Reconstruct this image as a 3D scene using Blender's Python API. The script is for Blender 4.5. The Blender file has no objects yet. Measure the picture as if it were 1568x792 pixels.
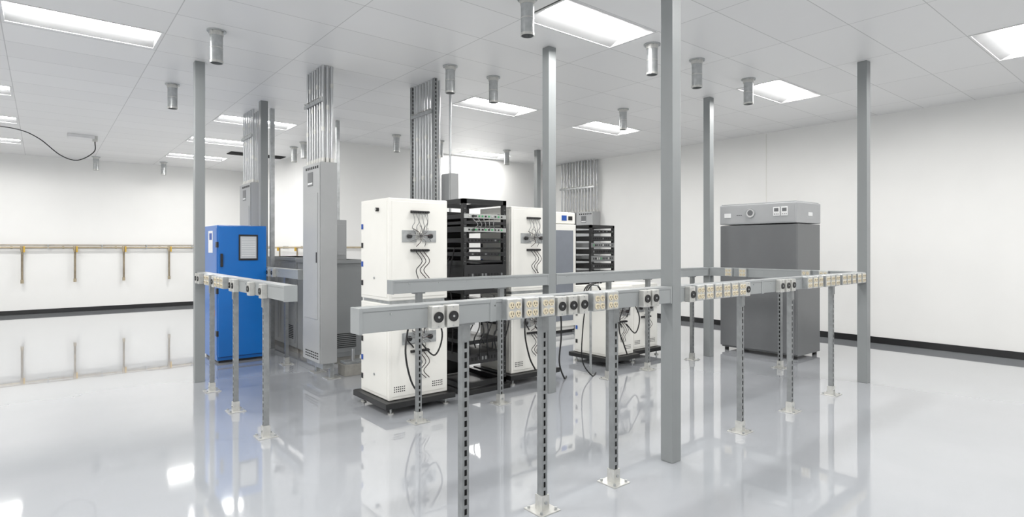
import bpy, bmesh, math, random
from mathutils import Vector, Matrix
random.seed(7)
scene = bpy.context.scene
H = 3.57

# ------------------------------------------------------------------ materials
def lin(c):
    return tuple(((v/255)/12.92 if v/255 <= .04045 else ((v/255+.055)/1.055)**2.4) for v in c)

def mat(name, rgb, rough=.5, metal=0.0, var=.04, nscale=6.0, bump=0.0, emit=None, estr=0, coat=0.0, spec=.5):
    m = bpy.data.materials.new(name); m.use_nodes = True
    nt = m.node_tree; b = nt.nodes['Principled BSDF']
    c = lin(rgb)
    tc = nt.nodes.new('ShaderNodeTexCoord')
    nz = nt.nodes.new('ShaderNodeTexNoise'); nz.inputs['Scale'].default_value = nscale; nz.inputs['Detail'].default_value = 4
    nt.links.new(tc.outputs['Object'], nz.inputs['Vector'])
    rp = nt.nodes.new('ShaderNodeValToRGB')
    rp.color_ramp.elements[0].position = .3; rp.color_ramp.elements[1].position = .7
    rp.color_ramp.elements[0].color = (*[v*(1-var) for v in c], 1)
    rp.color_ramp.elements[1].color = (*[min(1, v*(1+var)) for v in c], 1)
    nt.links.new(nz.outputs['Fac'], rp.inputs['Fac'])
    nt.links.new(rp.outputs['Color'], b.inputs['Base Color'])
    b.inputs['Roughness'].default_value = rough
    b.inputs['Metallic'].default_value = metal
    b.inputs['Coat Weight'].default_value = coat
    b.inputs['Specular IOR Level'].default_value = spec
    if bump:
        bp = nt.nodes.new('ShaderNodeBump'); bp.inputs['Strength'].default_value = bump; bp.inputs['Distance'].default_value = .002
        nt.links.new(nz.outputs['Fac'], bp.inputs['Height']); nt.links.new(bp.outputs['Normal'], b.inputs['Normal'])
    if emit:
        b.inputs['Emission Color'].default_value = (*lin(emit), 1)
        b.inputs['Emission Strength'].default_value = estr
    return m

M = {}
M['wall'] = mat('painted_drywall', (238,238,236), .6, var=.012, nscale=2)
M['black_base'] = mat('black_rubber_base', (18,18,20), .35)
M['col'] = mat('grey_painted_steel', (130,134,135), .38, var=.03, nscale=3)
M['rail'] = mat('grey_raceway_paint', (144,148,149), .35, var=.02)
M['strut'] = mat('strut_channel_steel', (140,143,144), .36, .65, var=.12, nscale=18)
M['galv'] = mat('galvanised_steel', (178,181,182), .34, .75, var=.16, nscale=18)
M['galv_l'] = mat('galvanised_plate', (202,202,198), .3, .6, var=.1, nscale=30)
M['emt'] = mat('conduit_steel', (190,192,194), .28, .8, var=.06)
M['cab_w'] = mat('cream_white_enamel', (237,236,230), .28, var=.012)
M['cab_w2'] = mat('white_trim', (222,221,215), .35)
M['blk'] = mat('black_powder_coat', (15,16,17), .42)
M['blk2'] = mat('black_plastic', (22,22,24), .5)
M['slot'] = mat('dark_recess', (8,8,9), .8)
M['blue'] = mat('blue_enamel', (2,100,186), .3, var=.02)
M['blue_d'] = mat('blue_edge', (4,70,136), .35)
M['inc'] = mat('dark_grey_enamel', (100,102,104), .38, var=.02)
M['inc_l'] = mat('light_grey_enamel', (164,166,168), .35, var=.02)
M['panel'] = mat('panel_grey_enamel', (166,168,169), .36, var=.02)
M['gear'] = mat('switchgear_grey', (140,143,144), .4, var=.02)
M['cream'] = mat('cream_receptacle', (218,206,178), .4)
M['brass'] = mat('brass_pipe', (176,162,136), .35, .5, var=.12, nscale=10)
M['copper'] = mat('dull_copper', (140,128,108), .4, .4, var=.2, nscale=10)
M['yellow'] = mat('yellow_handle', (206,166,60), .5)
M['paper'] = mat('paper', (235,236,236), .7)
M['cable'] = mat('cable_black', (12,12,14), .5)
M['wgrey'] = mat('grey_wire', (120,120,120), .5)
M['wred'] = mat('dark_wire', (46,30,28), .5)
M['dev'] = mat('instrument_face', (160,162,160), .4)
M['devg'] = mat('rack_unit_grey', (110,112,113), .4)
M['green'] = mat('green_led', (40,120,70), .5, emit=(50,170,90), estr=.35)
M['glass'] = mat('dark_glass', (112,118,128), .08, coat=.5)
M['glass_l'] = mat('pale_window', (190,194,198), .12)
M['orange'] = mat('orange_label', (226,120,40), .5)
M['bluelab'] = mat('blue_label', (24,74,160), .5)
M['lamp'] = mat('led_diffuser', (255,255,255), .5, emit=(255,253,250), estr=68)
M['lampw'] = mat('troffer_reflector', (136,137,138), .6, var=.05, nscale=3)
M['green'].cycles.emission_sampling = 'NONE'
M['white_m'] = mat('white_metal', (225,225,225), .4)
M['concrete'] = mat('concrete_pad', (150,148,142), .8, var=.1, nscale=20)

def floor_mat():
    m = bpy.data.materials.new('grey_epoxy_floor'); m.use_nodes = True
    nt = m.node_tree; b = nt.nodes['Principled BSDF']
    tc = nt.nodes.new('ShaderNodeTexCoord')
    n1 = nt.nodes.new('ShaderNodeTexNoise'); n1.inputs['Scale'].default_value = .8; n1.inputs['Detail'].default_value = 6
    nt.links.new(tc.outputs['Object'], n1.inputs['Vector'])
    r = nt.nodes.new('ShaderNodeValToRGB')
    a = lin((160,164,169)); c = lin((166,169,174))
    r.color_ramp.elements[0].position = .35; r.color_ramp.elements[1].position = .65
    r.color_ramp.elements[0].color = (*a,1); r.color_ramp.elements[1].color = (*c,1)
    nt.links.new(n1.outputs['Fac'], r.inputs['Fac']); nt.links.new(r.outputs['Color'], b.inputs['Base Color'])
    b.inputs['Roughness'].default_value = .06
    b.inputs['IOR'].default_value = 1.6
    b.inputs['Coat Weight'].default_value = .8; b.inputs['Coat Roughness'].default_value = .02; b.inputs['Coat IOR'].default_value = 1.6
    n2 = nt.nodes.new('ShaderNodeTexNoise'); n2.inputs['Scale'].default_value = 2.5; n2.inputs['Detail'].default_value = 2
    nt.links.new(tc.outputs['Object'], n2.inputs['Vector'])
    bp = nt.nodes.new('ShaderNodeBump'); bp.inputs['Strength'].default_value = .045; bp.inputs['Distance'].default_value = .01
    nt.links.new(n2.outputs['Fac'], bp.inputs['Height']); nt.links.new(bp.outputs['Normal'], b.inputs['Normal']); nt.links.new(bp.outputs['Normal'], b.inputs['Coat Normal'])
    return m
M['floor'] = floor_mat()

def ceil_mat():
    m = bpy.data.materials.new('ceiling_tile_grid'); m.use_nodes = True
    nt = m.node_tree; b = nt.nodes['Principled BSDF']; L = nt.links
    tc = nt.nodes.new('ShaderNodeTexCoord'); sp = nt.nodes.new('ShaderNodeSeparateXYZ'); L.new(tc.outputs['Object'], sp.inputs[0])
    def mth(op, a, bv=None):
        n = nt.nodes.new('ShaderNodeMath'); n.operation = op
        for i, v in enumerate((a, bv)):
            if v is None: continue
            if isinstance(v, (int, float)): n.inputs[i].default_value = v
            else: L.new(v, n.inputs[i])
        return n.outputs[0]
    tx = mth('DIVIDE', mth('ADD', sp.outputs[0], 12.5), 1.22)
    ty = mth('DIVIDE', mth('ADD', sp.outputs[1], 11.83+.01), .61)
    fx = mth('FRACT', tx); fy = mth('FRACT', ty)
    lx = mth('LESS_THAN', fx, .0065); ly = mth('LESS_THAN', fy, .013)
    line = mth('MAXIMUM', lx, ly)
    cb = nt.nodes.new('ShaderNodeCombineXYZ'); L.new(mth('FLOOR', tx), cb.inputs[0]); L.new(mth('FLOOR', ty), cb.inputs[1])
    wn = nt.nodes.new('ShaderNodeTexWhiteNoise'); L.new(cb.outputs[0], wn.inputs['Vector'])
    r = nt.nodes.new('ShaderNodeValToRGB'); L.new(wn.outputs['Value'], r.inputs['Fac'])
    r.color_ramp.elements[0].color = (*lin((226,226,226)),1); r.color_ramp.elements[1].color = (*lin((232,232,232)),1)
    mx = nt.nodes.new('ShaderNodeMix'); mx.data_type = 'RGBA'
    L.new(line, mx.inputs['Factor']); L.new(r.outputs['Color'], mx.inputs['A']); mx.inputs['B'].default_value = (*lin((184,184,184)),1)
    L.new(mx.outputs['Result'], b.inputs['Base Color'])
    b.inputs['Roughness'].default_value = .4
    return m
M['ceil'] = ceil_mat()

# ------------------------------------------------------------------ mesh builder
class B:
    def __init__(s, name):
        s.name = name; s.v = []; s.f = []; s.fm = []; s.sm = []; s.mats = []
    def mi(s, k):
        if k not in s.mats: s.mats.append(k)
        return s.mats.index(k)
    def add(s, vs, fs, k, smooth=False):
        o = len(s.v); i = s.mi(k)
        s.v += [tuple(v) for v in vs]
        for f in fs:
            s.f.append([o+a for a in f]); s.fm.append(i); s.sm.append(smooth)
    def box(s, a, b, k, bev=0.0):
        x0,x1 = sorted((a[0],b[0])); y0,y1 = sorted((a[1],b[1])); z0,z1 = sorted((a[2],b[2]))
        if bev:
            bm = bmesh.new(); bmesh.ops.create_cube(bm, size=1)
            for v in bm.verts:
                v.co = Vector(((x0+x1)/2+v.co.x*(x1-x0), (y0+y1)/2+v.co.y*(y1-y0), (z0+z1)/2+v.co.z*(z1-z0)))
            bmesh.ops.bevel(bm, geom=bm.edges[:], offset=bev, segments=2, profile=.5, affect='EDGES')
            bm.verts.index_update()
            s.add([v.co[:] for v in bm.verts], [[v.index for v in f.verts] for f in bm.faces], k); bm.free()
            return
        s.add([(x0,y0,z0),(x1,y0,z0),(x1,y1,z0),(x0,y1,z0),(x0,y0,z1),(x1,y0,z1),(x1,y1,z1),(x0,y1,z1)],
              [(0,3,2,1),(4,5,6,7),(0,1,5,4),(1,2,6,5),(2,3,7,6),(3,0,4,7)], k)
    def cyl(s, p0, p1, r, k, n=16, r1=None):
        p0 = Vector(p0); p1 = Vector(p1); d = (p1-p0).normalized()
        u = d.orthogonal().normalized(); w = d.cross(u); r1 = r if r1 is None else r1
        vs = []
        for p, rr in ((p0, r), (p1, r1)):
            for i in range(n):
                t = 2*math.pi*i/n; vs.append(p+u*math.cos(t)*rr+w*math.sin(t)*rr)
        s.add(vs, [(i,(i+1)%n,n+(i+1)%n,n+i) for i in range(n)], k, True)
        s.add(vs[:n], [list(range(n))[::-1]], k); s.add(vs[n:], [list(range(n))], k)
    def ring(s, p0, p1, ro, ri, k, n=24):
        p0 = Vector(p0); p1 = Vector(p1); d = (p1-p0).normalized(); u = d.orthogonal().normalized(); w = d.cross(u)
        vs = []
        for p, rr in ((p0,ro),(p1,ro),(p1,ri),(p0,ri)):
            for i in range(n):
                t = 2*math.pi*i/n; vs.append(p+u*math.cos(t)*rr+w*math.sin(t)*rr)
        fs = []
        for a in range(4):
            c = (a+1) % 4
            fs += [(a*n+i, a*n+(i+1)%n, c*n+(i+1)%n, c*n+i) for i in range(n)]
        s.add(vs, fs, k, False)
    def tube(s, pts, r, k, n=8, sub=8):
        P = [Vector(p) for p in pts]; Q = [P[0]*2-P[1]]+P+[P[-1]*2-P[-2]]; out = []
        for i in range(1, len(Q)-2):
            for j in range(sub):
                t = j/sub; a,b,c,d = Q[i-1],Q[i],Q[i+1],Q[i+2]
                out.append(.5*((2*b)+(c-a)*t+(2*a-5*b+4*c-d)*t*t+(3*b-a-3*c+d)*t**3))
        out.append(P[-1]); vs = []; u = None
        for i, p in enumerate(out):
            d = (out[min(i+1,len(out)-1)]-out[max(i-1,0)]).normalized()
            if u is None: u = d.orthogonal().normalized()
            else:
                u = (u-d*u.dot(d)).normalized()
            w = d.cross(u)
            for j in range(n):
                t = 2*math.pi*j/n; vs.append(p+u*math.cos(t)*r+w*math.sin(t)*r)
        fs = [(i*n+j, i*n+(j+1)%n, (i+1)*n+(j+1)%n, (i+1)*n+j) for i in range(len(out)-1) for j in range(n)]
        s.add(vs, fs, k, True); s.add(vs[:n], [list(range(n))[::-1]], k); s.add(vs[-n:], [list(range(n))], k)
    def done(s, mtx=None, origin=True):
        me = bpy.data.meshes.new(s.name)
        vs = [Vector(v) for v in s.v]
        if mtx: vs = [mtx @ v for v in vs]
        o = Vector((0,0,0))
        if origin:
            o = Vector(((min(v.x for v in vs)+max(v.x for v in vs))/2, (min(v.y for v in vs)+max(v.y for v in vs))/2, min(v.z for v in vs)))
        me.from_pydata([tuple(v-o) for v in vs], [], s.f)
        for k in s.mats: me.materials.append(M[k])
        for p, i, sm in zip(me.polygons, s.fm, s.sm): p.material_index = i; p.use_smooth = sm
        bm = bmesh.new(); bm.from_mesh(me); bmesh.ops.recalc_face_normals(bm, faces=bm.faces[:]); bm.to_mesh(me); bm.free()
        ob = bpy.data.objects.new(s.name, me); ob.location = o
        scene.collection.objects.link(ob)
        return ob

# ------------------------------------------------------------------ room shell
XW, YL, XS, YM = 10.15, 16.9, 4.4, 10.85   # right wall, far-left wall, side return, mid wall
X0, Y0 = -4.0, -4.0
def wallbox(name, a, b):
    w = B(name); w.box(a, b, 'wall'); return w.done()
f = B('floor'); f.box((X0-.1,Y0-.1,-.1),(XW+.1,YL+.1,0),'floor'); f.done(origin=False)
wallbox('wall_right', (XW,Y0-.1,0),(XW+.1,YM+.1,H))
wallbox('wall_back', (XS,YM,0),(XW,YM+.1,H))
wallbox('wall_side_return', (XS,YM+.1,0),(XS+.1,YL+.1,H))
wallbox('wall_far_left', (X0,YL,0),(XS,YL+.1,H))
wallbox('wall_left', (X0-.1,Y0-.1,0),(X0,YL+.1,H))
wallbox('wall_rear', (X0,Y0-.1,0),(XW,Y0,H))
def bb(name, a, b):
    w = B(name); w.box(a, b, 'black_base', .003); w.done()
hb = .1
bb('baseboard_right', (XW-.012,Y0+.02,0),(XW,YM,hb))
bb('baseboard_back', (XS+.0,YM-.012,0),(XW-.014,YM,hb))
bb('baseboard_side_return', (XS-.012,YM+.0,0),(XS,YL,hb))
bb('baseboard_far_left', (X0,YL-.012,0),(XS-.014,YL,hb))
t = B('trim_1'); t.box((XW-.004,5.2,hb),(XW,5.212,H-.02),'cab_w2'); t.done()

# ceiling with troffer openings
gx = -.3; T = 1.22
lights = [(-.3,6.42),(3.36,3.42),(7.02,.98),(7.02,3.42),(4.58,6.47),(7.02,6.47),(7.02,10.1),(2.14,9.82),(2.14,12.1),(2.14,14.55),
          (-1.52,9.82),(-1.52,12.1),(-1.52,14.55),
          (-.3,3.42),(-.3,.98),(3.36,.98),(-.3,-1.46),(3.36,-1.46),(7.02,-1.46),(-3.0,6.42),(-3.0,3.42),(-3.0,.98)]  # this row: unseen troffers, added out of view for illumination
W6 = .61
xs = sorted(set([X0,XW]+[round(v,3) for l in lights for v in (l[0]+.01,l[0]+T-.01)]))
ys = sorted(set([Y0,YL]+[round(v,3) for l in lights for v in (l[1]+.01,l[1]+W6-.01)]))
c = B('ceiling')
for i in range(len(xs)-1):
    for j in range(len(ys)-1):
        cx, cy = (xs[i]+xs[i+1])/2, (ys[j]+ys[j+1])/2
        if any(l[0]<cx<l[0]+T and l[1]<cy<l[1]+W6 for l in lights): continue
        c.add([(xs[i],ys[j],H),(xs[i+1],ys[j],H),(xs[i+1],ys[j+1],H),(xs[i],ys[j+1],H)], [(0,3,2,1)], 'ceil')
c.add([(X0-.1,Y0-.1,H+.2),(XW+.1,Y0-.1,H+.2),(XW+.1,YL+.1,H+.2),(X0-.1,YL+.1,H+.2)], [(0,1,2,3)], 'ceil')
c.done(origin=False)
for lx, ly in lights:
    b = B('ceiling_light_troffer')
    x0,x1,y0,y1 = lx+.012, lx+T-.012, ly+.012, ly+W6-.012
    zt = H+.09
    # frame lip
    e = .02
    b.box((x0,y0,H-.004),(x1,y0+e,H+.004),'white_m'); b.box((x0,y1-e,H-.004),(x1,y1,H+.004),'white_m')
    b.box((x0,y0+e,H-.004),(x0+e,y1-e,H+.004),'white_m'); b.box((x1-e,y0+e,H-.004),(x1,y1-e,H+.004),'white_m')
    # sloped reflector wings and end plates
    xa,xb,ya,yb = x0+e,x1-e,y0+e,y1-e
    ym = (ya+yb)/2; hw = .10
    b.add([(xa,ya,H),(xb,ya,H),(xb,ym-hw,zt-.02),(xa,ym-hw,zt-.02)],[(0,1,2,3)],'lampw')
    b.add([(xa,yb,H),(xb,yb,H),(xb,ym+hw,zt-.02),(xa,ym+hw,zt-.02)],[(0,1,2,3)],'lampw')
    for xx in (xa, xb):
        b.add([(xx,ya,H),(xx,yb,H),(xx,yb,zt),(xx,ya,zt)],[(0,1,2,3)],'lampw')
    # central curved diffuser
    n = 6; vs = []
    for i in range(n+1):
        a = math.pi*i/n; yy = ym-hw*math.cos(a); zz = zt-.02-.045*math.sin(a)
        vs += [(xa,yy,zz),(xb,yy,zz)]
    b.add(vs, [(2*i,2*i+1,2*i+3,2*i+2) for i in range(n)], 'lamp', True)
    b.box((x0,y0,zt),(x1,y1,zt+.01),'white_m')
    b.done()

v = B('ceiling_vent_grille')
v.box((3.15,13.45,H-.012),(4.3,13.85,H-.001),'slot')
for i in range(8): v.box((3.15,13.47+i*.05,H-.018),(4.3,13.48+i*.05,H-.012),'blk2')
v.done()

# ------------------------------------------------------------------ columns
def column(x, y, w=.1, name='support_column', k='col'):
    b = B(name); h = w/2
    b.box((x-h,y-h,0),(x+h,y+h,H), k, .004)
    b.done()
column(3.436,2.455); column(7.11,2.53); column(7.15,4.49); column(4.08,4.41)
column(1.36,7.22); column(2.43,8.58); column(8.17,9.2)
column(2.66,8.95,.06,'strut_upright','galv'); column(3.74,9.12,.055,'strut_upright','galv')

# ------------------------------------------------------------------ raceways with outlets & strut legs
def strut(b, x, y, z0, z1, w=.041):
    h = w/2
    b.box((x-h,y-h+.003,z0),(x-h+.003,y+h,z1),'strut'); b.box((x+h-.003,y-h+.003,z0),(x+h,y+h,z1),'strut')
    b.box((x-h,y-h,z0),(x-.008,y-h+.003,z1),'strut'); b.box((x+.008,y-h,z0),(x+h,y-h+.003,z1),'strut')
    b.box((x-h+.003,y+h-.003,z0),(x-.01,y+h,z1),'strut'); b.box((x+.01,y+h-.003,z0),(x+h-.003,y+h,z1),'strut')
    z = z0+.01
    while z < z1:
        b.box((x-.008,y-h,z),(x+.008,y-h+.003,min(z+.018,z1)),'strut'); z += .05
    b.box((x-.012,y-.012,z0),(x+.012,y-.010,z1),'slot')  # dark sheet behind the slots, stands in for shade inside the channel
def foot(b, x, y):
    b.box((x-.075,y-.075,0),(x+.075,y+.075,.007),'galv_l',.002)
    b.box((x-.028,y-.028,.007),(x+.028,y-.0215,.09),'galv_l'); b.box((x-.028,y-.0215,.007),(x-.0215,y+.028,.09),'galv_l')
    b.box((x+.0215,y-.0215,.007),(x+.028,y+.028,.09),'galv_l')
    for sx in (-1,1):
        for sy in (-1,1):
            b.cyl((x+sx*.055,y+sy*.055,.007),(x+sx*.055,y+sy*.055,.02),.009,'galv',6)
    b.cyl((x,y-.036,.05),(x,y-.028,.05),.01,'galv',6)
ZT, ZB = 1.225, 1.115
def quad(b, s, yf):
    w = .052
    b.box((s-w,yf-.045,ZB+.002),(s+w,yf,ZT+.004),'galv',.004)
    b.box((s-w+.003,yf-.049,ZB+.006),(s+w-.003,yf-.045,ZT),'galv_l',.001)
    zc = (ZT+ZB)/2
    for sx in (-1,1):
        for sz in (-1,1):
            cx, cz = s+sx*.022, zc+sz*.023
            b.cyl((cx,yf-.049,cz),(cx,yf-.053,cz),.0185,'cream',14)
            b.box((cx-.009,yf-.0545,cz-.002),(cx-.006,yf-.053,cz+.010),'slot'); b.box((cx+.006,yf-.0545,cz-.002),(cx+.009,yf-.053,cz+.010),'slot')
            b.cyl((cx,yf-.053,cz-.009),(cx,yf-.0545,cz-.009),.003,'slot',8)
def single(b, s, yf):
    w = .035
    b.box((s-w,yf-.045,ZB-.004),(s+w,yf,ZT-.004),'galv_l',.004)
    zc = (ZT+ZB)/2-.004
    b.cyl((s,yf-.045,zc),(s,yf-.05,zc),.026,'blk2',18)
    b.ring((s,yf-.045,zc),(s,yf-.052,zc),.026,.022,'blk',18)
    b.cyl((s,yf-.05,zc),(s,yf-.0515,zc),.006,'galv',8)
    for dz in (-.045,.045): b.cyl((s,yf-.045,zc+dz),(s,yf-.047,zc+dz),.004,'galv',6)
def raceway(p0, p1, legs=(), quads=(), singles=(), seams=(), plug=()):
    """local x along the run from p0 to p1, outlets face local -y; positions given as distance along the run"""
    p0 = Vector((*p0,0)); p1 = Vector((*p1,0)); L = (p1-p0).length
    a = math.atan2(p1.y-p0.y, p1.x-p0.x)
    b = B('outlet_raceway'); w = .044
    b.box((0,-w,ZB),(L,w,ZT),'rail',.003)
    b.box((.0,-w-.003,ZT-.014),(L,w+.003,ZT+.003),'rail',.001)      # cover lid
    b.box((-.004,-w-.004,ZB-.004),(.012,w+.004,ZT+.004),'rail',.002); b.box((L-.012,-w-.004,ZB-.004),(L+.004,w+.004,ZT+.004),'rail',.002)
    for s in seams: b.box((s-.02,-w-.005,ZB-.003),(s+.02,w+.005,ZT+.005),'rail',.002)
    for s in legs:
        strut(b, s, 0, .006, ZB-.004); foot(b, s, 0)
        b.box((s-.05,-.03,ZB-.012),(s+.05,.03,ZB),'strut')
        b.box((s-.026,-.026,ZB-.09),(s+.026,-.0205,ZB-.012),'strut')
    for s in quads: quad(b, s, -w)
    for s in singles: single(b, s, -w)
    n = int(L/.3)
    for i in range(n): b.cyl((.15+i*.3,-w,ZT-.03),(.15+i*.3,-w-.005,ZT-.03),.004,'galv',6)
    b.done(Matrix.Translation(p0) @ Matrix.Rotation(a,4,'Z'))
o = 1.09
raceway((1.09,2.455),(3.38,2.455), legs=[v-o for v in (1.674,2.217,2.83)],
        quads=[v-o for v in (1.94,2.06,2.18,2.60,2.72)], singles=[v-o for v in (1.47,1.555,2.29,2.38,2.47,3.06,3.15)], seams=[v-o for v in (1.83,)])
o = 3.49
raceway((3.49,2.46),(7.05,2.54), legs=[v-o for v in (4.41,5.31,6.24)],
        quads=[v-o for v in (3.68,3.80,3.92,4.04,4.16,4.28,5.52,5.64,5.76,5.93,6.05,6.17,6.34,6.46,6.6,6.75,6.88)], singles=[v-o for v in (3.58,4.37,4.97,5.08,5.19)], seams=[v-o for v in (4.7,)])
raceway((2.24,4.36),(4.02,4.40), legs=(.27,1.18))
raceway((4.14,4.41),(7.09,4.49), legs=(.88,1.62,2.6))
raceway((7.13,4.43),(7.13,2.59), legs=(.95,), quads=(.3,.5,1.3,1.5))
o = 7.12
raceway((1.375,7.15),(1.375,4.2), legs=[o-v for v in (4.76,5.68,6.63)],
        quads=[o-v for v in (6.5,6.38,6.05,5.93,5.81)], singles=[o-v for v in (6.98,6.86,6.2,5.52,5.42,4.93,4.6)], seams=[o-v for v in (5.1,)])
raceway((2.43,8.5),(2.43,7.02), legs=(.92,), singles=(.4,.6))

# ------------------------------------------------------------------ ceiling pipe stubs
for x, y in [(1.29,6.06),(1.28,8.4),(3.13,3.65),(3.61,5.56),(4.25,5.59),(4.82,3.67),(5.6,3.66),(6.73,3.68),(6.74,5.66),(5.06,9.6),
             (6.0,9.6),(7.67,9.62),(3.99,11.4),(4.02,12.06),(2.28,16.2),(.95,16.2)]:
    b = B('ceiling_pipe_stub'); L = .31
    b.ring((x,y,H),(x,y,H-.012),.085,.05,'galv',24)
    b.ring((x,y,H-.012),(x,y,H-L),.055,.051,'galv',24)
    b.ring((x,y,H-.012),(x,y,H-.05),.062,.055,'galv_l',24)
    b.ring((x,y,H-L),(x,y,H-L+.02),.059,.055,'galv_l',24)
    b.ring((x,y,H-L*.55),(x,y,H-L*.55+.008),.058,.055,'galv_l',24)
    for i in range(4):
        a = math.pi/4+i*math.pi/2; b.cyl((x+.074*math.cos(a),y+.074*math.sin(a),H-.012),(x+.074*math.cos(a),y+.074*math.sin(a),H-.022),.006,'galv',6)
    b.done()

# ------------------------------------------------------------------ test cabinets (cream white, two stacked units on black plinth)
def cab_face(b, x0, x1, y, zb, zt, seed):
    rnd = random.Random(seed); cx = (x0+x1)/2; h = zt-zb
    zs1, zp, zs2 = zb+h*.87, zb+h*.63, zb+h*.49
    for z, wd in ((zs1,.095),(zs2,.095)):
        b.box((cx-wd,y-.02,z-.012),(cx+wd,y,z+.012),'blk2',.003)
        for i in range(8):
            xx = cx-wd+.012+i*(2*wd-.024)/7
            b.cyl((xx,y-.02,z),(xx,y-.035,z),.010,'blk',10)
    b.box((cx-.18,y-.006,zp-.055),(cx-.03,y,zp+.055),'galv',.002); b.box((cx+.03,y-.006,zp-.055),(cx+.18,y,zp+.055),'galv',.002)
    b.box((cx-.045,y-.012,zp-.03),(cx+.045,y,zp+.03),'galv_l',.002)
    for sx in (-.11,.11):
        b.cyl((cx+sx,y-.006,zp),(cx+sx,y-.03,zp),.022,'blk2',14)
    for i in range(9):
        a = i*2*math.pi/9+.2; ex = cx+.13*math.cos(a); ez = zp+.10*math.sin(a)
        b.tube([(cx,y-.02,zp),(cx+.07*math.cos(a),y-.07,zp+.05*math.sin(a)),(ex,y-.02,ez)],.0035,'wgrey' if i%3 else 'wred',6,6)
    for i in range(6):
        xa = cx-.08+i*.03; xb2 = cx-.05+i*.02
        b.tube([(xa,y-.03,zs1-.012),(xa+.015*math.sin(i*2.1),y-.06,(zs1+zp)/2+.02),(xa-.02*math.cos(i*1.3),y-.05,(zs1+zp)/2-.03),(xb2,y-.03,zp+.02)],.003,'wgrey',6,5)
        if i % 2 == 0:
            b.tube([(xb2,y-.03,zs2-.01),(xb2+.045,y-.06,zs2-.10),(xb2-.01,y-.05,zs2-.18),(xb2+.02+rnd.random()*.06,y-.02,zs2-.26)],.004,'wred' if i else 'cable',6,6)
    for vx in (x0+.05,x1-.17):
        for i in range(6):
            for j in range(3):
                b.box((vx+i*.02,y-.001,zb+.07+j*.02),(vx+.012+i*.02,y+.0,zb+.08+j*.02),'blk2')
def test_cabinet(x0, y0, w=.62, d=.58, two=True, seed=1, ztop=1.95, mid=1.0, hoses=True, drop=False):
    b = B('test_cabinet'); x1, y1 = x0+w, y0+d
    # feet + plinth
    for fx in (x0+.02,x1-.02):
        for fy in (y0+.0,y1-.02):
            b.cyl((fx,fy,0),(fx,fy,.012),.028,'galv_l',12); b.cyl((fx,fy,.012),(fx,fy,.065),.01,'galv',8)
    b.box((x0-.06,y0-.07,.062),(x1+.05,y1+.05,.115),'blk',.004)
    zb = .118
    tops = [(zb, mid-.015), (mid+.015, ztop)] if two else [(zb, ztop)]
    for z0, z1 in tops:
        b.box((x0,y0,z0),(x1,y1,z1),'cab_w',.008)
        b.box((x0+.03,y0-.004,z0+.03),(x1-.03,y0,z1-.03),'cab_w',.002)
        b.box((x0-.004,y0+.03,z0+.03),(x0,y1-.03,z1-.03),'cab_w',.002)
        cab_face(b, x0, x1, y0-.004, z0, z1, seed)
        # side hardware
        b.cyl((x0-.004,y0+.2,z1-.1),(x0-.03,y0+.2,z1-.1),.018,'blk2',14); b.cyl((x0-.03,y0+.2,z1-.1),(x0-.035,y0+.2,z1-.1),.012,'galv_l',14)
        for k in range(4): b.box((x0-.012,y1-.06,z0+.12+k*.18),(x0-.004,y1-.03,z0+.17+k*.18),'bluelab' if k%2 else 'blk2',.001)
        b.cyl((x0-.004,y0+.28,z0+.2),(x0-.01,y0+.28,z0+.2),.012,'galv',10)
    if two: b.box((x0+.02,y0+.02,mid-.015),(x1-.02,y1-.02,mid+.015),'galv')
    if hoses:
        b.tube([(x0+.18,y0-.03,mid-.22),(x0+.12,y0-.09,mid-.45),(x0+.16,y0-.12,.3),(x0+.28,y0-.08,.14)],.009,'cable',8,8)
        b.tube([(x0+.42,y0-.03,mid-.05),(x0+.5,y0-.1,mid-.3),(x0+.42,y0-.1,mid-.5),(x0+.3,y0-.05,mid-.38)],.008,'cable',8,8)
        b.tube([(x0+.36,y0-.01,mid-.30),(x0+.30,y0-.12,mid-.12),(x0+.2,y0-.13,mid-.08),(x0+.14,y0-.08,mid-.3),(x0+.24,y0-.02,mid-.42)],.007,'cable',8,8)
    if drop:
        b.tube([(x1-.1,y0-.01,.92),(x1-.02,y0-.13,.8),(x1+.0,y0-.14,.5),(x1-.04,y0-.15,.2),(x1+.02,y0-.17,.012),(x1+.1,y0-.12,.012)],.010,'cable',8,8)
        b.tube([(x0+.25,y0-.01,.95),(x0+.3,y0-.1,.72),(x0+.45,y0-.11,.66),(x0+.55,y0-.05,.9)],.008,'cable',8,8)
    b.done()
test_cabinet(2.41,4.72,seed=1)
test_cabinet(3.97,4.9,seed=2,drop=True)
test_cabinet(5.5,4.87,w=.5,d=.58,two=False,seed=3,ztop=1.0,hoses=True,mid=.9)
test_cabinet(6.16,5.02,w=.55,d=.55,two=False,seed=4,ztop=1.0,hoses=False)

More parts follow.
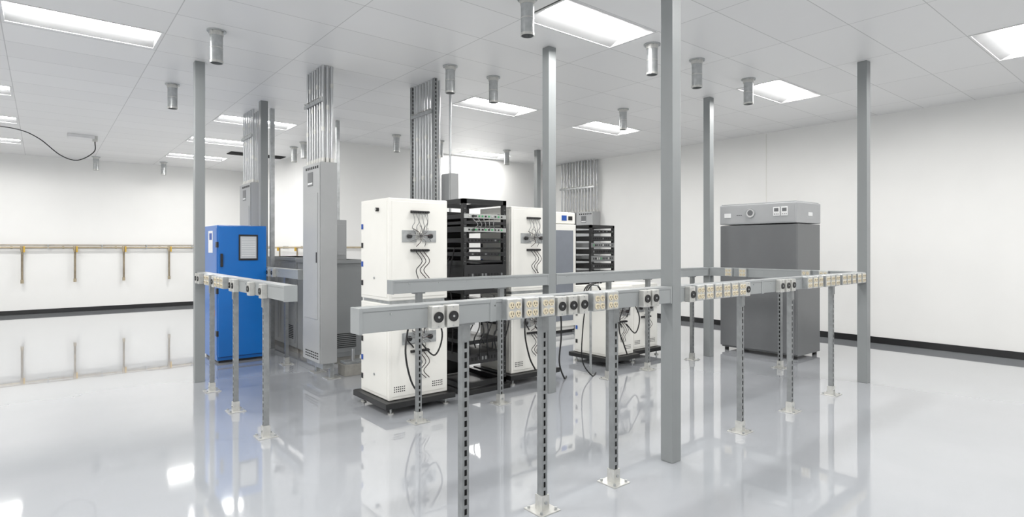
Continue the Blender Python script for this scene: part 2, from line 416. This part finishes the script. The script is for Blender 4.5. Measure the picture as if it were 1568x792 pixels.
# ------------------------------------------------------------------ open equipment racks
def rack(x0, x1, y0, y1, h, devs, name='open_equipment_rack'):
    b = B(name); p = .045
    b.box((x0-.02,y0-.05,.0),(x1+.02,y1+.05,.05),'blk',.004)
    for xx in (x0,x1-p):
        for yy in (y0,y1-p):
            b.box((xx,yy,.05),(xx+p,yy+p,h),'blk',.003)
            for k in range(int((h-.2)/.045)):
                if yy == y0: b.box((xx+.018,yy-.0015,.14+k*.045),(xx+.026,yy,.148+k*.045),'devg')
    for z in (h-.05,.06):
        b.box((x0,y0,z),(x1,y0+p,z+.05),'blk'); b.box((x0,y1-p,z),(x1,y1,z+.05),'blk')
        b.box((x0,y0,z),(x0+p,y1,z+.05),'blk'); b.box((x1-p,y0,z),(x1,y1,z+.05),'blk')
    for z in (h*.33,h*.66):
        b.box((x0+.005,y0+p,z),(x0+.03,y1-p,z+.04),'blk'); b.box((x1-.03,y0+p,z),(x1-.005,y1-p,z+.04),'blk')
    for z, hh, kind in devs:
        m = {'w':'dev','b':'blk2','g':'devg','s':'blk'}[kind]
        dd = y1-.05 if kind != 's' else y1-.1
        b.box((x0+p+.004,y0+.012,z),(x1-p-.004,dd,z+hh),m if kind!='w' else 'blk2',.002)
        if kind == 's': continue
        b.box((x0+.008,y0-.006,z),(x1-.008,y0,z+hh),m,.001)
        n = 11
        if hh > .03:
            for i in range(n):
                xx = x0+.06+i*(x1-x0-.14)/(n-1)
                kk = random.choice(['green','slot','galv_l','slot','slot']) if kind in 'wg' else random.choice(['slot','slot','devg','slot'])
                b.box((xx,y0-.010,z+hh*.35),(xx+.020,y0-.006,z+hh*.7),kk)
            if kind in 'wg':
                b.cyl((x0+.12,y0-.006,z+hh*.5),(x0+.12,y0-.02,z+hh*.5),min(.016,hh*.3),'blk2',12)
            else:
                b.box((x1-.1,y0-.009,z+hh*.2),(x1-.094,y0-.006,z+hh*.3),'green')
    return b
b = rack(3.31,3.87,4.86,5.6,2.0,[(1.80,.045,'w'),(1.70,.02,'s'),(1.66,.045,'w'),(1.74,.03,'b'),(1.55,.045,'b'),(1.48,.02,'s'),(1.41,.04,'b'),(1.34,.022,'s'),(1.02,.30,'b'),(.86,.08,'b'),(.50,.04,'s'),(.3,.1,'b')])
b.box((3.40,5.50,.12),(3.78,5.545,1.9),'blk')       # rear cable tray
for i in range(9):
    x = 3.36+i*.055; zt = 1.0-.03*(i%3)
    b.tube([(x,4.845,zt),(x+.05,4.79,zt-.2-.05*(i%4)),(x-.03+.02*(i%3),4.80,zt-.4),(x+.04,4.85,zt-.6+.1*(i%2))],.007,'cable',6,6)
for i in range(5):
    b.tube([(3.42+i*.07,4.85,1.80),(3.45+i*.05,4.80,1.73),(3.40+i*.08,4.85,1.68)],.004,'wgrey',6,6)
for i in range(4):
    b.tube([(3.30,5.0+i*.1,1.5-.1*i),(3.27,5.05+i*.1,1.2),(3.28,5.0+i*.1,.8),(3.30,5.05+i*.1,.4)],.007,'cable',6,6)
b.done()
b = rack(7.52,8.15,7.05,7.6,1.9,[(1.76,.05,'b'),(1.62,.08,'b'),(1.50,.08,'g'),(1.38,.09,'b'),(1.25,.1,'g'),(1.12,.09,'b'),(.98,.1,'g'),(.8,.12,'b'),(.6,.1,'b'),(.3,.2,'b')])
b.done()

# coiled cable bundle between the units
b = B('coiled_cable')
pts = []
for i in range(49):
    a = i/48*2*math.pi*3; pts.append((5.0+.13*math.cos(a), 4.63+.012*math.sin(i*.7)+i*.001, .95+.12*math.sin(a)))
b.tube(pts,.008,'cable',6,2)
b.tube([(4.87,4.62,.95),(4.8,4.62,.6),(4.83,4.66,.2),(4.95,4.62,.012),(5.1,4.7,.012)],.008,'cable',6,8)
b.cyl((5.0,4.57,1.06),(5.0,4.68,1.06),.012,'galv',8)
b.cyl((5.0,4.69,0),(5.0,4.69,1.08),.014,'galv',8)
b.done()

# ------------------------------------------------------------------ blue cabinet
b = B('blue_chamber_cabinet'); x0,x1,y0,y1,z1 = 1.75,2.36,8.19,8.94,1.79
b.box((x0+.02,y0+.02,0),(x1-.02,y1-.02,.05),'blk2')
b.box((x0,y0,.03),(x1,y1,z1),'blue',.006)
b.box((x0+.01,y0-.03,.08),(x1-.01,y0-.003,z1-.01),'blue',.006)
b.box((x0+.008,y0-.004,.07),(x1-.008,y0,z1-.005),'blue_d')
b.box((x0-.003,y0+.03,.1),(x0,y1-.03,z1-.04),'blue',.001)
b.box((2.0,y0-.04,1.33),(2.24,y0-.03,1.67),'blk2',.004)
b.box((2.02,y0-.043,1.355),(2.22,y0-.04,1.645),'glass_l',.001)
for i in range(10): b.box((2.035+.0,y0-.045,1.39+i*.024),(2.205,y0-.043,1.395+i*.024),'paper')
for z in (.35,.9,1.5):
    b.box((x0-.012,y0-.028,z),(x0+.03,y0+.04,z+.07),'blk2',.003)
b.box((x0+.03,y0-.05,1.25),(x0+.06,y0-.03,1.42),'blk2',.003)
b.box((x0-.008,8.42,1.43),(x0-.003,8.66,1.72),'paper'); b.box((x0-.009,8.45,1.60),(x0-.008,8.60,1.69),'bluelab')
b.box((x0-.006,8.3,.6),(x0-.003,8.42,.68),'orange'); b.box((x1-.12,y0-.032,.9),(x1-.06,y0-.03,1.0),'paper')
b.done()

# ------------------------------------------------------------------ large grey incubator
b = B('laboratory_incubator'); x0,x1,y0,y1 = 7.78,8.47,3.56,4.68
for fx in (x0+.06,x1-.06):
    for fy in (y0+.06,y1-.06):
        b.cyl((fx,fy,0),(fx,fy,.05),.03,'blk2',12)
b.box((x0+.01,y0+.01,.045),(x1,y1-.01,1.82),'inc',.006)
b.box((x0-.03,y0+.005,.07),(x0+.0,y1-.005,1.815),'inc',.01)
b.box((x0-.035,y0,1.83),(x1,y1,2.11),'inc_l',.012)
b.box((x0-.02,y0+.02,2.11),(x1-.02,y1-.02,2.125),'inc_l',.004)
b.box((x0-.038,y0+.03,1.85),(x0-.035,y1-.03,2.085),'inc_l',.001)
xf = x0-.038
b.cyl((xf,4.2,1.985),(xf-.012,4.2,1.985),.062,'white_m',28); b.ring((xf,4.2,1.985),(xf-.02,4.2,1.985),.068,.058,'galv',28)
b.cyl((xf-.012,4.2,1.985),(xf-.016,4.2,1.985),.04,'inc',24)
b.box((xf-.006,4.50,1.93),(xf,4.60,1.99),'paper',.001)
for i in range(3): b.cyl((xf,4.40-i*.03,1.96),(xf-.01,4.40-i*.03,1.96),.006,'blk2',8)
for cy in (3.83,3.72):
    b.box((xf-.006,cy-.045,1.93),(xf,cy+.045,2.05),'paper',.002)
    b.box((xf-.008,cy-.03,1.99),(xf-.006,cy+.03,2.035),'inc')
    for i in range(3): b.cyl((xf-.006,cy-.025+i*.025,1.955),(xf-.01,cy-.025+i*.025,1.955),.006,'blk2',8)
b.box((x0+.3,y0-.006,1.93),(x0+.42,y0,1.98),'paper')
b.done()

# ------------------------------------------------------------------ white glass-door upright (refrigerator)
b = B('glass_door_refrigerator'); x0,x1,y0,y1 = 6.72,7.36,7.3,7.98
b.box((x0,y0,.05),(x1,y1,2.12),'cab_w',.01); b.box((x0+.03,y0+.02,0),(x1-.03,y1-.02,.05),'blk2')
b.box((x0+.01,y0-.05,.12),(x1-.01,y0-.005,1.9),'cab_w',.008)
b.box((x0+.08,y0-.056,.22),(x1-.08,y0-.05,1.8),'glass',.002)
b.box((x0+.01,y0-.03,1.92),(x1-.01,y0-.005,2.11),'cab_w',.004)
b.box((x0+.3,y0-.034,1.97),(x0+.42,y0-.03,2.06),'bluelab'); b.box((x0+.46,y0-.034,1.98),(x0+.56,y0-.03,2.05),'slot')
b.box((x0+.02,y0-.09,.9),(x0+.05,y0-.05,1.3),'galv_l',.005)
b.done()

# ------------------------------------------------------------------ electrical panels and conduit risers
def epanel(x0,x1,y0,y1,z0,z1,legs=True):
    b = B('electrical_panel')
    b.box((x0,y0,z0),(x1,y1,z1),'panel',.004)
    b.box((x0-.012,y0+.01,z0+.01),(x0-.001,y1-.01,z1-.01),'panel',.003)
    b.box((x0-.018,y0+.06,z0+.5),(x0-.012,y1-.06,z1-.35),'panel',.002)
    b.box((x0-.022,y0+.07,(z0+z1)/2),(x0-.018,y0+.1,(z0+z1)/2+.12),'blk2',.001)
    ym = (y0+y1)/2
    b.box((x0-.016,ym-.06,z1-.26),(x0-.012,ym+.10,z1-.10),'inc',.001)
    b.box((x0-.017,ym-.05,z1-.24),(x0-.016,ym+.09,z1-.22),'paper')
    for i in range(7): b.box((x0-.015,y0+.05+i*.06,z1-.07),(x0-.012,y0+.08+i*.06,z1-.04),'slot')
    for i in range(7):
        for j in range(3): b.box((x0-.015,y0+.05+i*.06,z0+.05+j*.03),(x0-.012,y0+.09+i*.06,z0+.062+j*.03),'slot')
    if legs:
        for yy in (y0+.06,y1-.06):
            b.box((x1-.07,yy-.025,.008),(x1-.02,yy+.025,z0),'galv',.002)
            b.box((x1-.12,yy-.08,0),(x1+.04,yy+.08,.008),'galv_l')
        b.box((x0+.03,y0+.02,z0-.06),(x1-.075,y1-.02,z0),'galv')
    return b
HC = H-.003
def conduits(xa,xb,ya,yb,z0,rows,n,r=.017,straps=(3.15,),strut_l=False):
    b = B('conduit_bundle')
    for i in range(rows):
        x = xa+(xb-xa)*(i/max(1,rows-1))
        for j in range(n):
            y = ya+(yb-ya)*j/(n-1)
            b.cyl((x,y,z0),(x,y,HC),r,'emt',12)
            b.cyl((x,y,z0),(x,y,z0+.05),r+.006,'galv_l',10)
            zc = z0+.35+.25*((i+j)%3)
            if zc < H-.1: b.cyl((x,y,zc),(x,y,zc+.05),r+.004,'galv_l',10)
    for z in straps:
        b.box((xa-r-.022,ya-.04,z),(xa-r-.001,yb+.04,z+.04),'galv',.002)
        for j in range(n): b.box((xa-r-.03,ya+(yb-ya)*j/(n-1)-.012,z+.045),(xa-r-.001,ya+(yb-ya)*j/(n-1)+.012,z+.055),'galv_l')
    if strut_l:
        for yy in (ya-.07,yb+.07): strut(b, xa, yy, z0, HC)
    b.done()
epanel(2.43,2.62,6.40,6.95,.18,2.47).done()
conduits(2.47,2.57,6.44,6.91,2.471,3,7)
epanel(2.40,2.60,9.08,9.68,.18,2.47).done()
conduits(2.44,2.54,9.13,9.62,2.471,2,6)
epanel(3.68,3.88,6.05,6.62,.18,2.0).done()
conduits(3.72,3.82,6.14,6.56,2.001,2,7,strut_l=True)
b = B('junction_box'); b.box((3.9,6.0,2.05),(4.02,6.2,2.42),'panel',.004); b.box((3.885,6.01,2.06),(3.9,6.19,2.41),'panel',.002)
b.cyl((3.96,6.1,2.42),(3.96,6.1,HC),.015,'emt',12); b.cyl((3.96,6.1,0),(3.96,6.1,2.05),.015,'emt',12); b.done()
b = epanel(9.9,10.13,9.2,9.75,.25,2.34,legs=False); b.box((9.95,9.25,0),(10.1,9.7,.25),'panel'); b.done()
b = epanel(9.9,10.13,9.82,10.38,.25,2.34,legs=False); b.box((9.95,9.9,0),(10.1,10.3,.25),'panel'); b.done()
conduits(9.98,10.08,9.25,10.33,2.341,2,12,straps=(2.9,))

# low switchgear boxes
def gear(x0,x1,y0,y1,h):
    b = B('switchgear_cabinet')
    b.box((x0+.03,y0+.03,0),(x1-.03,y1-.03,.08),'concrete')
    b.box((x0,y0,.08),(x1,y1,h),'gear',.005)
    b.box((x0-.02,y0-.02,h-.05),(x1+.02,y1+.02,h),'gear',.004)
    b.box((x0-.008,y0+.04,.14),(x0,(y0+y1)/2-.01,h-.09),'gear',.002); b.box((x0-.008,(y0+y1)/2+.01,.14),(x0,y1-.04,h-.09),'gear',.002)
    b.box((x0+.04,y0-.008,.14),(x1-.04,y0,h-.09),'gear',.002)
    for i in range(8): b.box((x0+.1,y0-.012,.2+i*.025),(x1-.1,y0-.008,.21+i*.025),'slot')
    for k in range(8): b.box((x0-.012,y0+.1+.0,.2+k*.025),(x0-.008,y0+.4,.21+k*.025),'slot')
    return b
b = gear(2.78,3.3,7.2,8.2,1.34); b.box((2.95,7.26,1.34),(3.1,7.5,1.86),'panel',.004); b.box((2.97,7.25,1.4),(3.08,7.26,1.8),'panel',.002); b.done()
gear(2.78,3.3,8.25,9.8,1.36).done()
b = B('conduit_floor_box'); b.box((2.72,6.42,0),(3.0,6.62,.13),'concrete',.004); b.box((2.74,6.44,.13),(2.98,6.6,.16),'galv',.002); b.cyl((2.86,6.52,.16),(2.86,6.52,.3),.02,'emt',10); b.done()

# ------------------------------------------------------------------ gas piping on walls
b = B('wall_gas_pipe')
yp, zp = YL-.1, 1.5
b.cyl((X0+.1,yp,zp),(XS-.1,yp,zp),.022,'brass',12); b.cyl((XS-.1,yp,zp),(XS-.1,YM-.1,zp),.022,'brass',12)
b.cyl((XS-.1,YM-.1,zp),(5.4,YM-.1,zp),.02,'brass',12)
b.cyl((X0+.1,yp+.03,zp+.055),(XS-.1,yp+.03,zp+.055),.012,'copper',10)
for x in (-3.2,-2.2,-1.3,-.35,.586,1.53,2.485,3.45):
    b.cyl((x,yp,zp-.04),(x,yp,zp-.74),.022,'copper',10); b.cyl((x,yp,zp+.03),(x,yp,zp-.06),.036,'brass',12)
    b.cyl((x,yp,zp-.06),(x,yp,zp-.1),.03,'brass',6); b.box((x+.02,yp-.06,zp-.11),(x+.05,yp-.02,zp+.03),'yellow',.003)
    b.cyl((x,yp,zp-.72),(x,yp,zp-.80),.03,'brass',8); b.box((x-.012,yp,zp-.5),(x+.012,YL,zp-.48),'galv')
for x in (-3.6,-2.7,-1.7,-.8,.1,1.1,2.0,3.0,4.0):
    b.box((x-.012,yp-.02,zp-.03),(x+.012,YL,zp+.07),'galv'); b.cyl((x+.25,yp,zp),(x+.29,yp,zp),.03,'brass',8)
for y in (11.2,12.4,13.6,14.8,16.0):
    b.box((XS-.12,y-.012,zp-.03),(XS,y+.012,zp+.03),'galv'); b.cyl((XS-.1,y+.3,zp),(XS-.1,y+.3,zp-.4),.018,'copper',8); b.box((XS-.16,y+.29,zp-.08),(XS-.12,y+.31,zp),'yellow')
b.done()

# hanging cable and ceiling box
b = B('hanging_power_cable')
b.box((.35,13.15,H-.06),(.75,13.35,H),'white_m',.004); b.box((.72,13.2,H-.1),(.8,13.3,H),'galv_l',.004)
b.tube([(.76,13.25,H-.1),(.74,13.2,H-.30),(.5,13.15,H-.48),(.25,13.1,H-.42),(-.05,13.0,H-.17),(-.35,12.9,H-.06),(-.9,12.85,H-.04),(-1.6,12.85,H-.01)],.009,'cable',8,8)
b.done()

# ------------------------------------------------------------------ world, camera
w = bpy.data.worlds.new('world'); scene.world = w; w.use_nodes = True
w.node_tree.nodes['Background'].inputs[0].default_value = (1,1,1,1); w.node_tree.nodes['Background'].inputs[1].default_value = .3
cam = bpy.data.cameras.new('camera'); co = bpy.data.objects.new('camera', cam); scene.collection.objects.link(co)
cam.sensor_width = 36; cam.lens = 20.32; cam.shift_y = -.0108; cam.clip_start = .05
co.location = (0,0,1.5); co.rotation_euler = (math.radians(90),0,math.radians(-39.09))
scene.camera = co
scene.view_settings.view_transform = 'Standard'
scene.view_settings.exposure = 0.0
scene.view_settings.gamma = 1.1
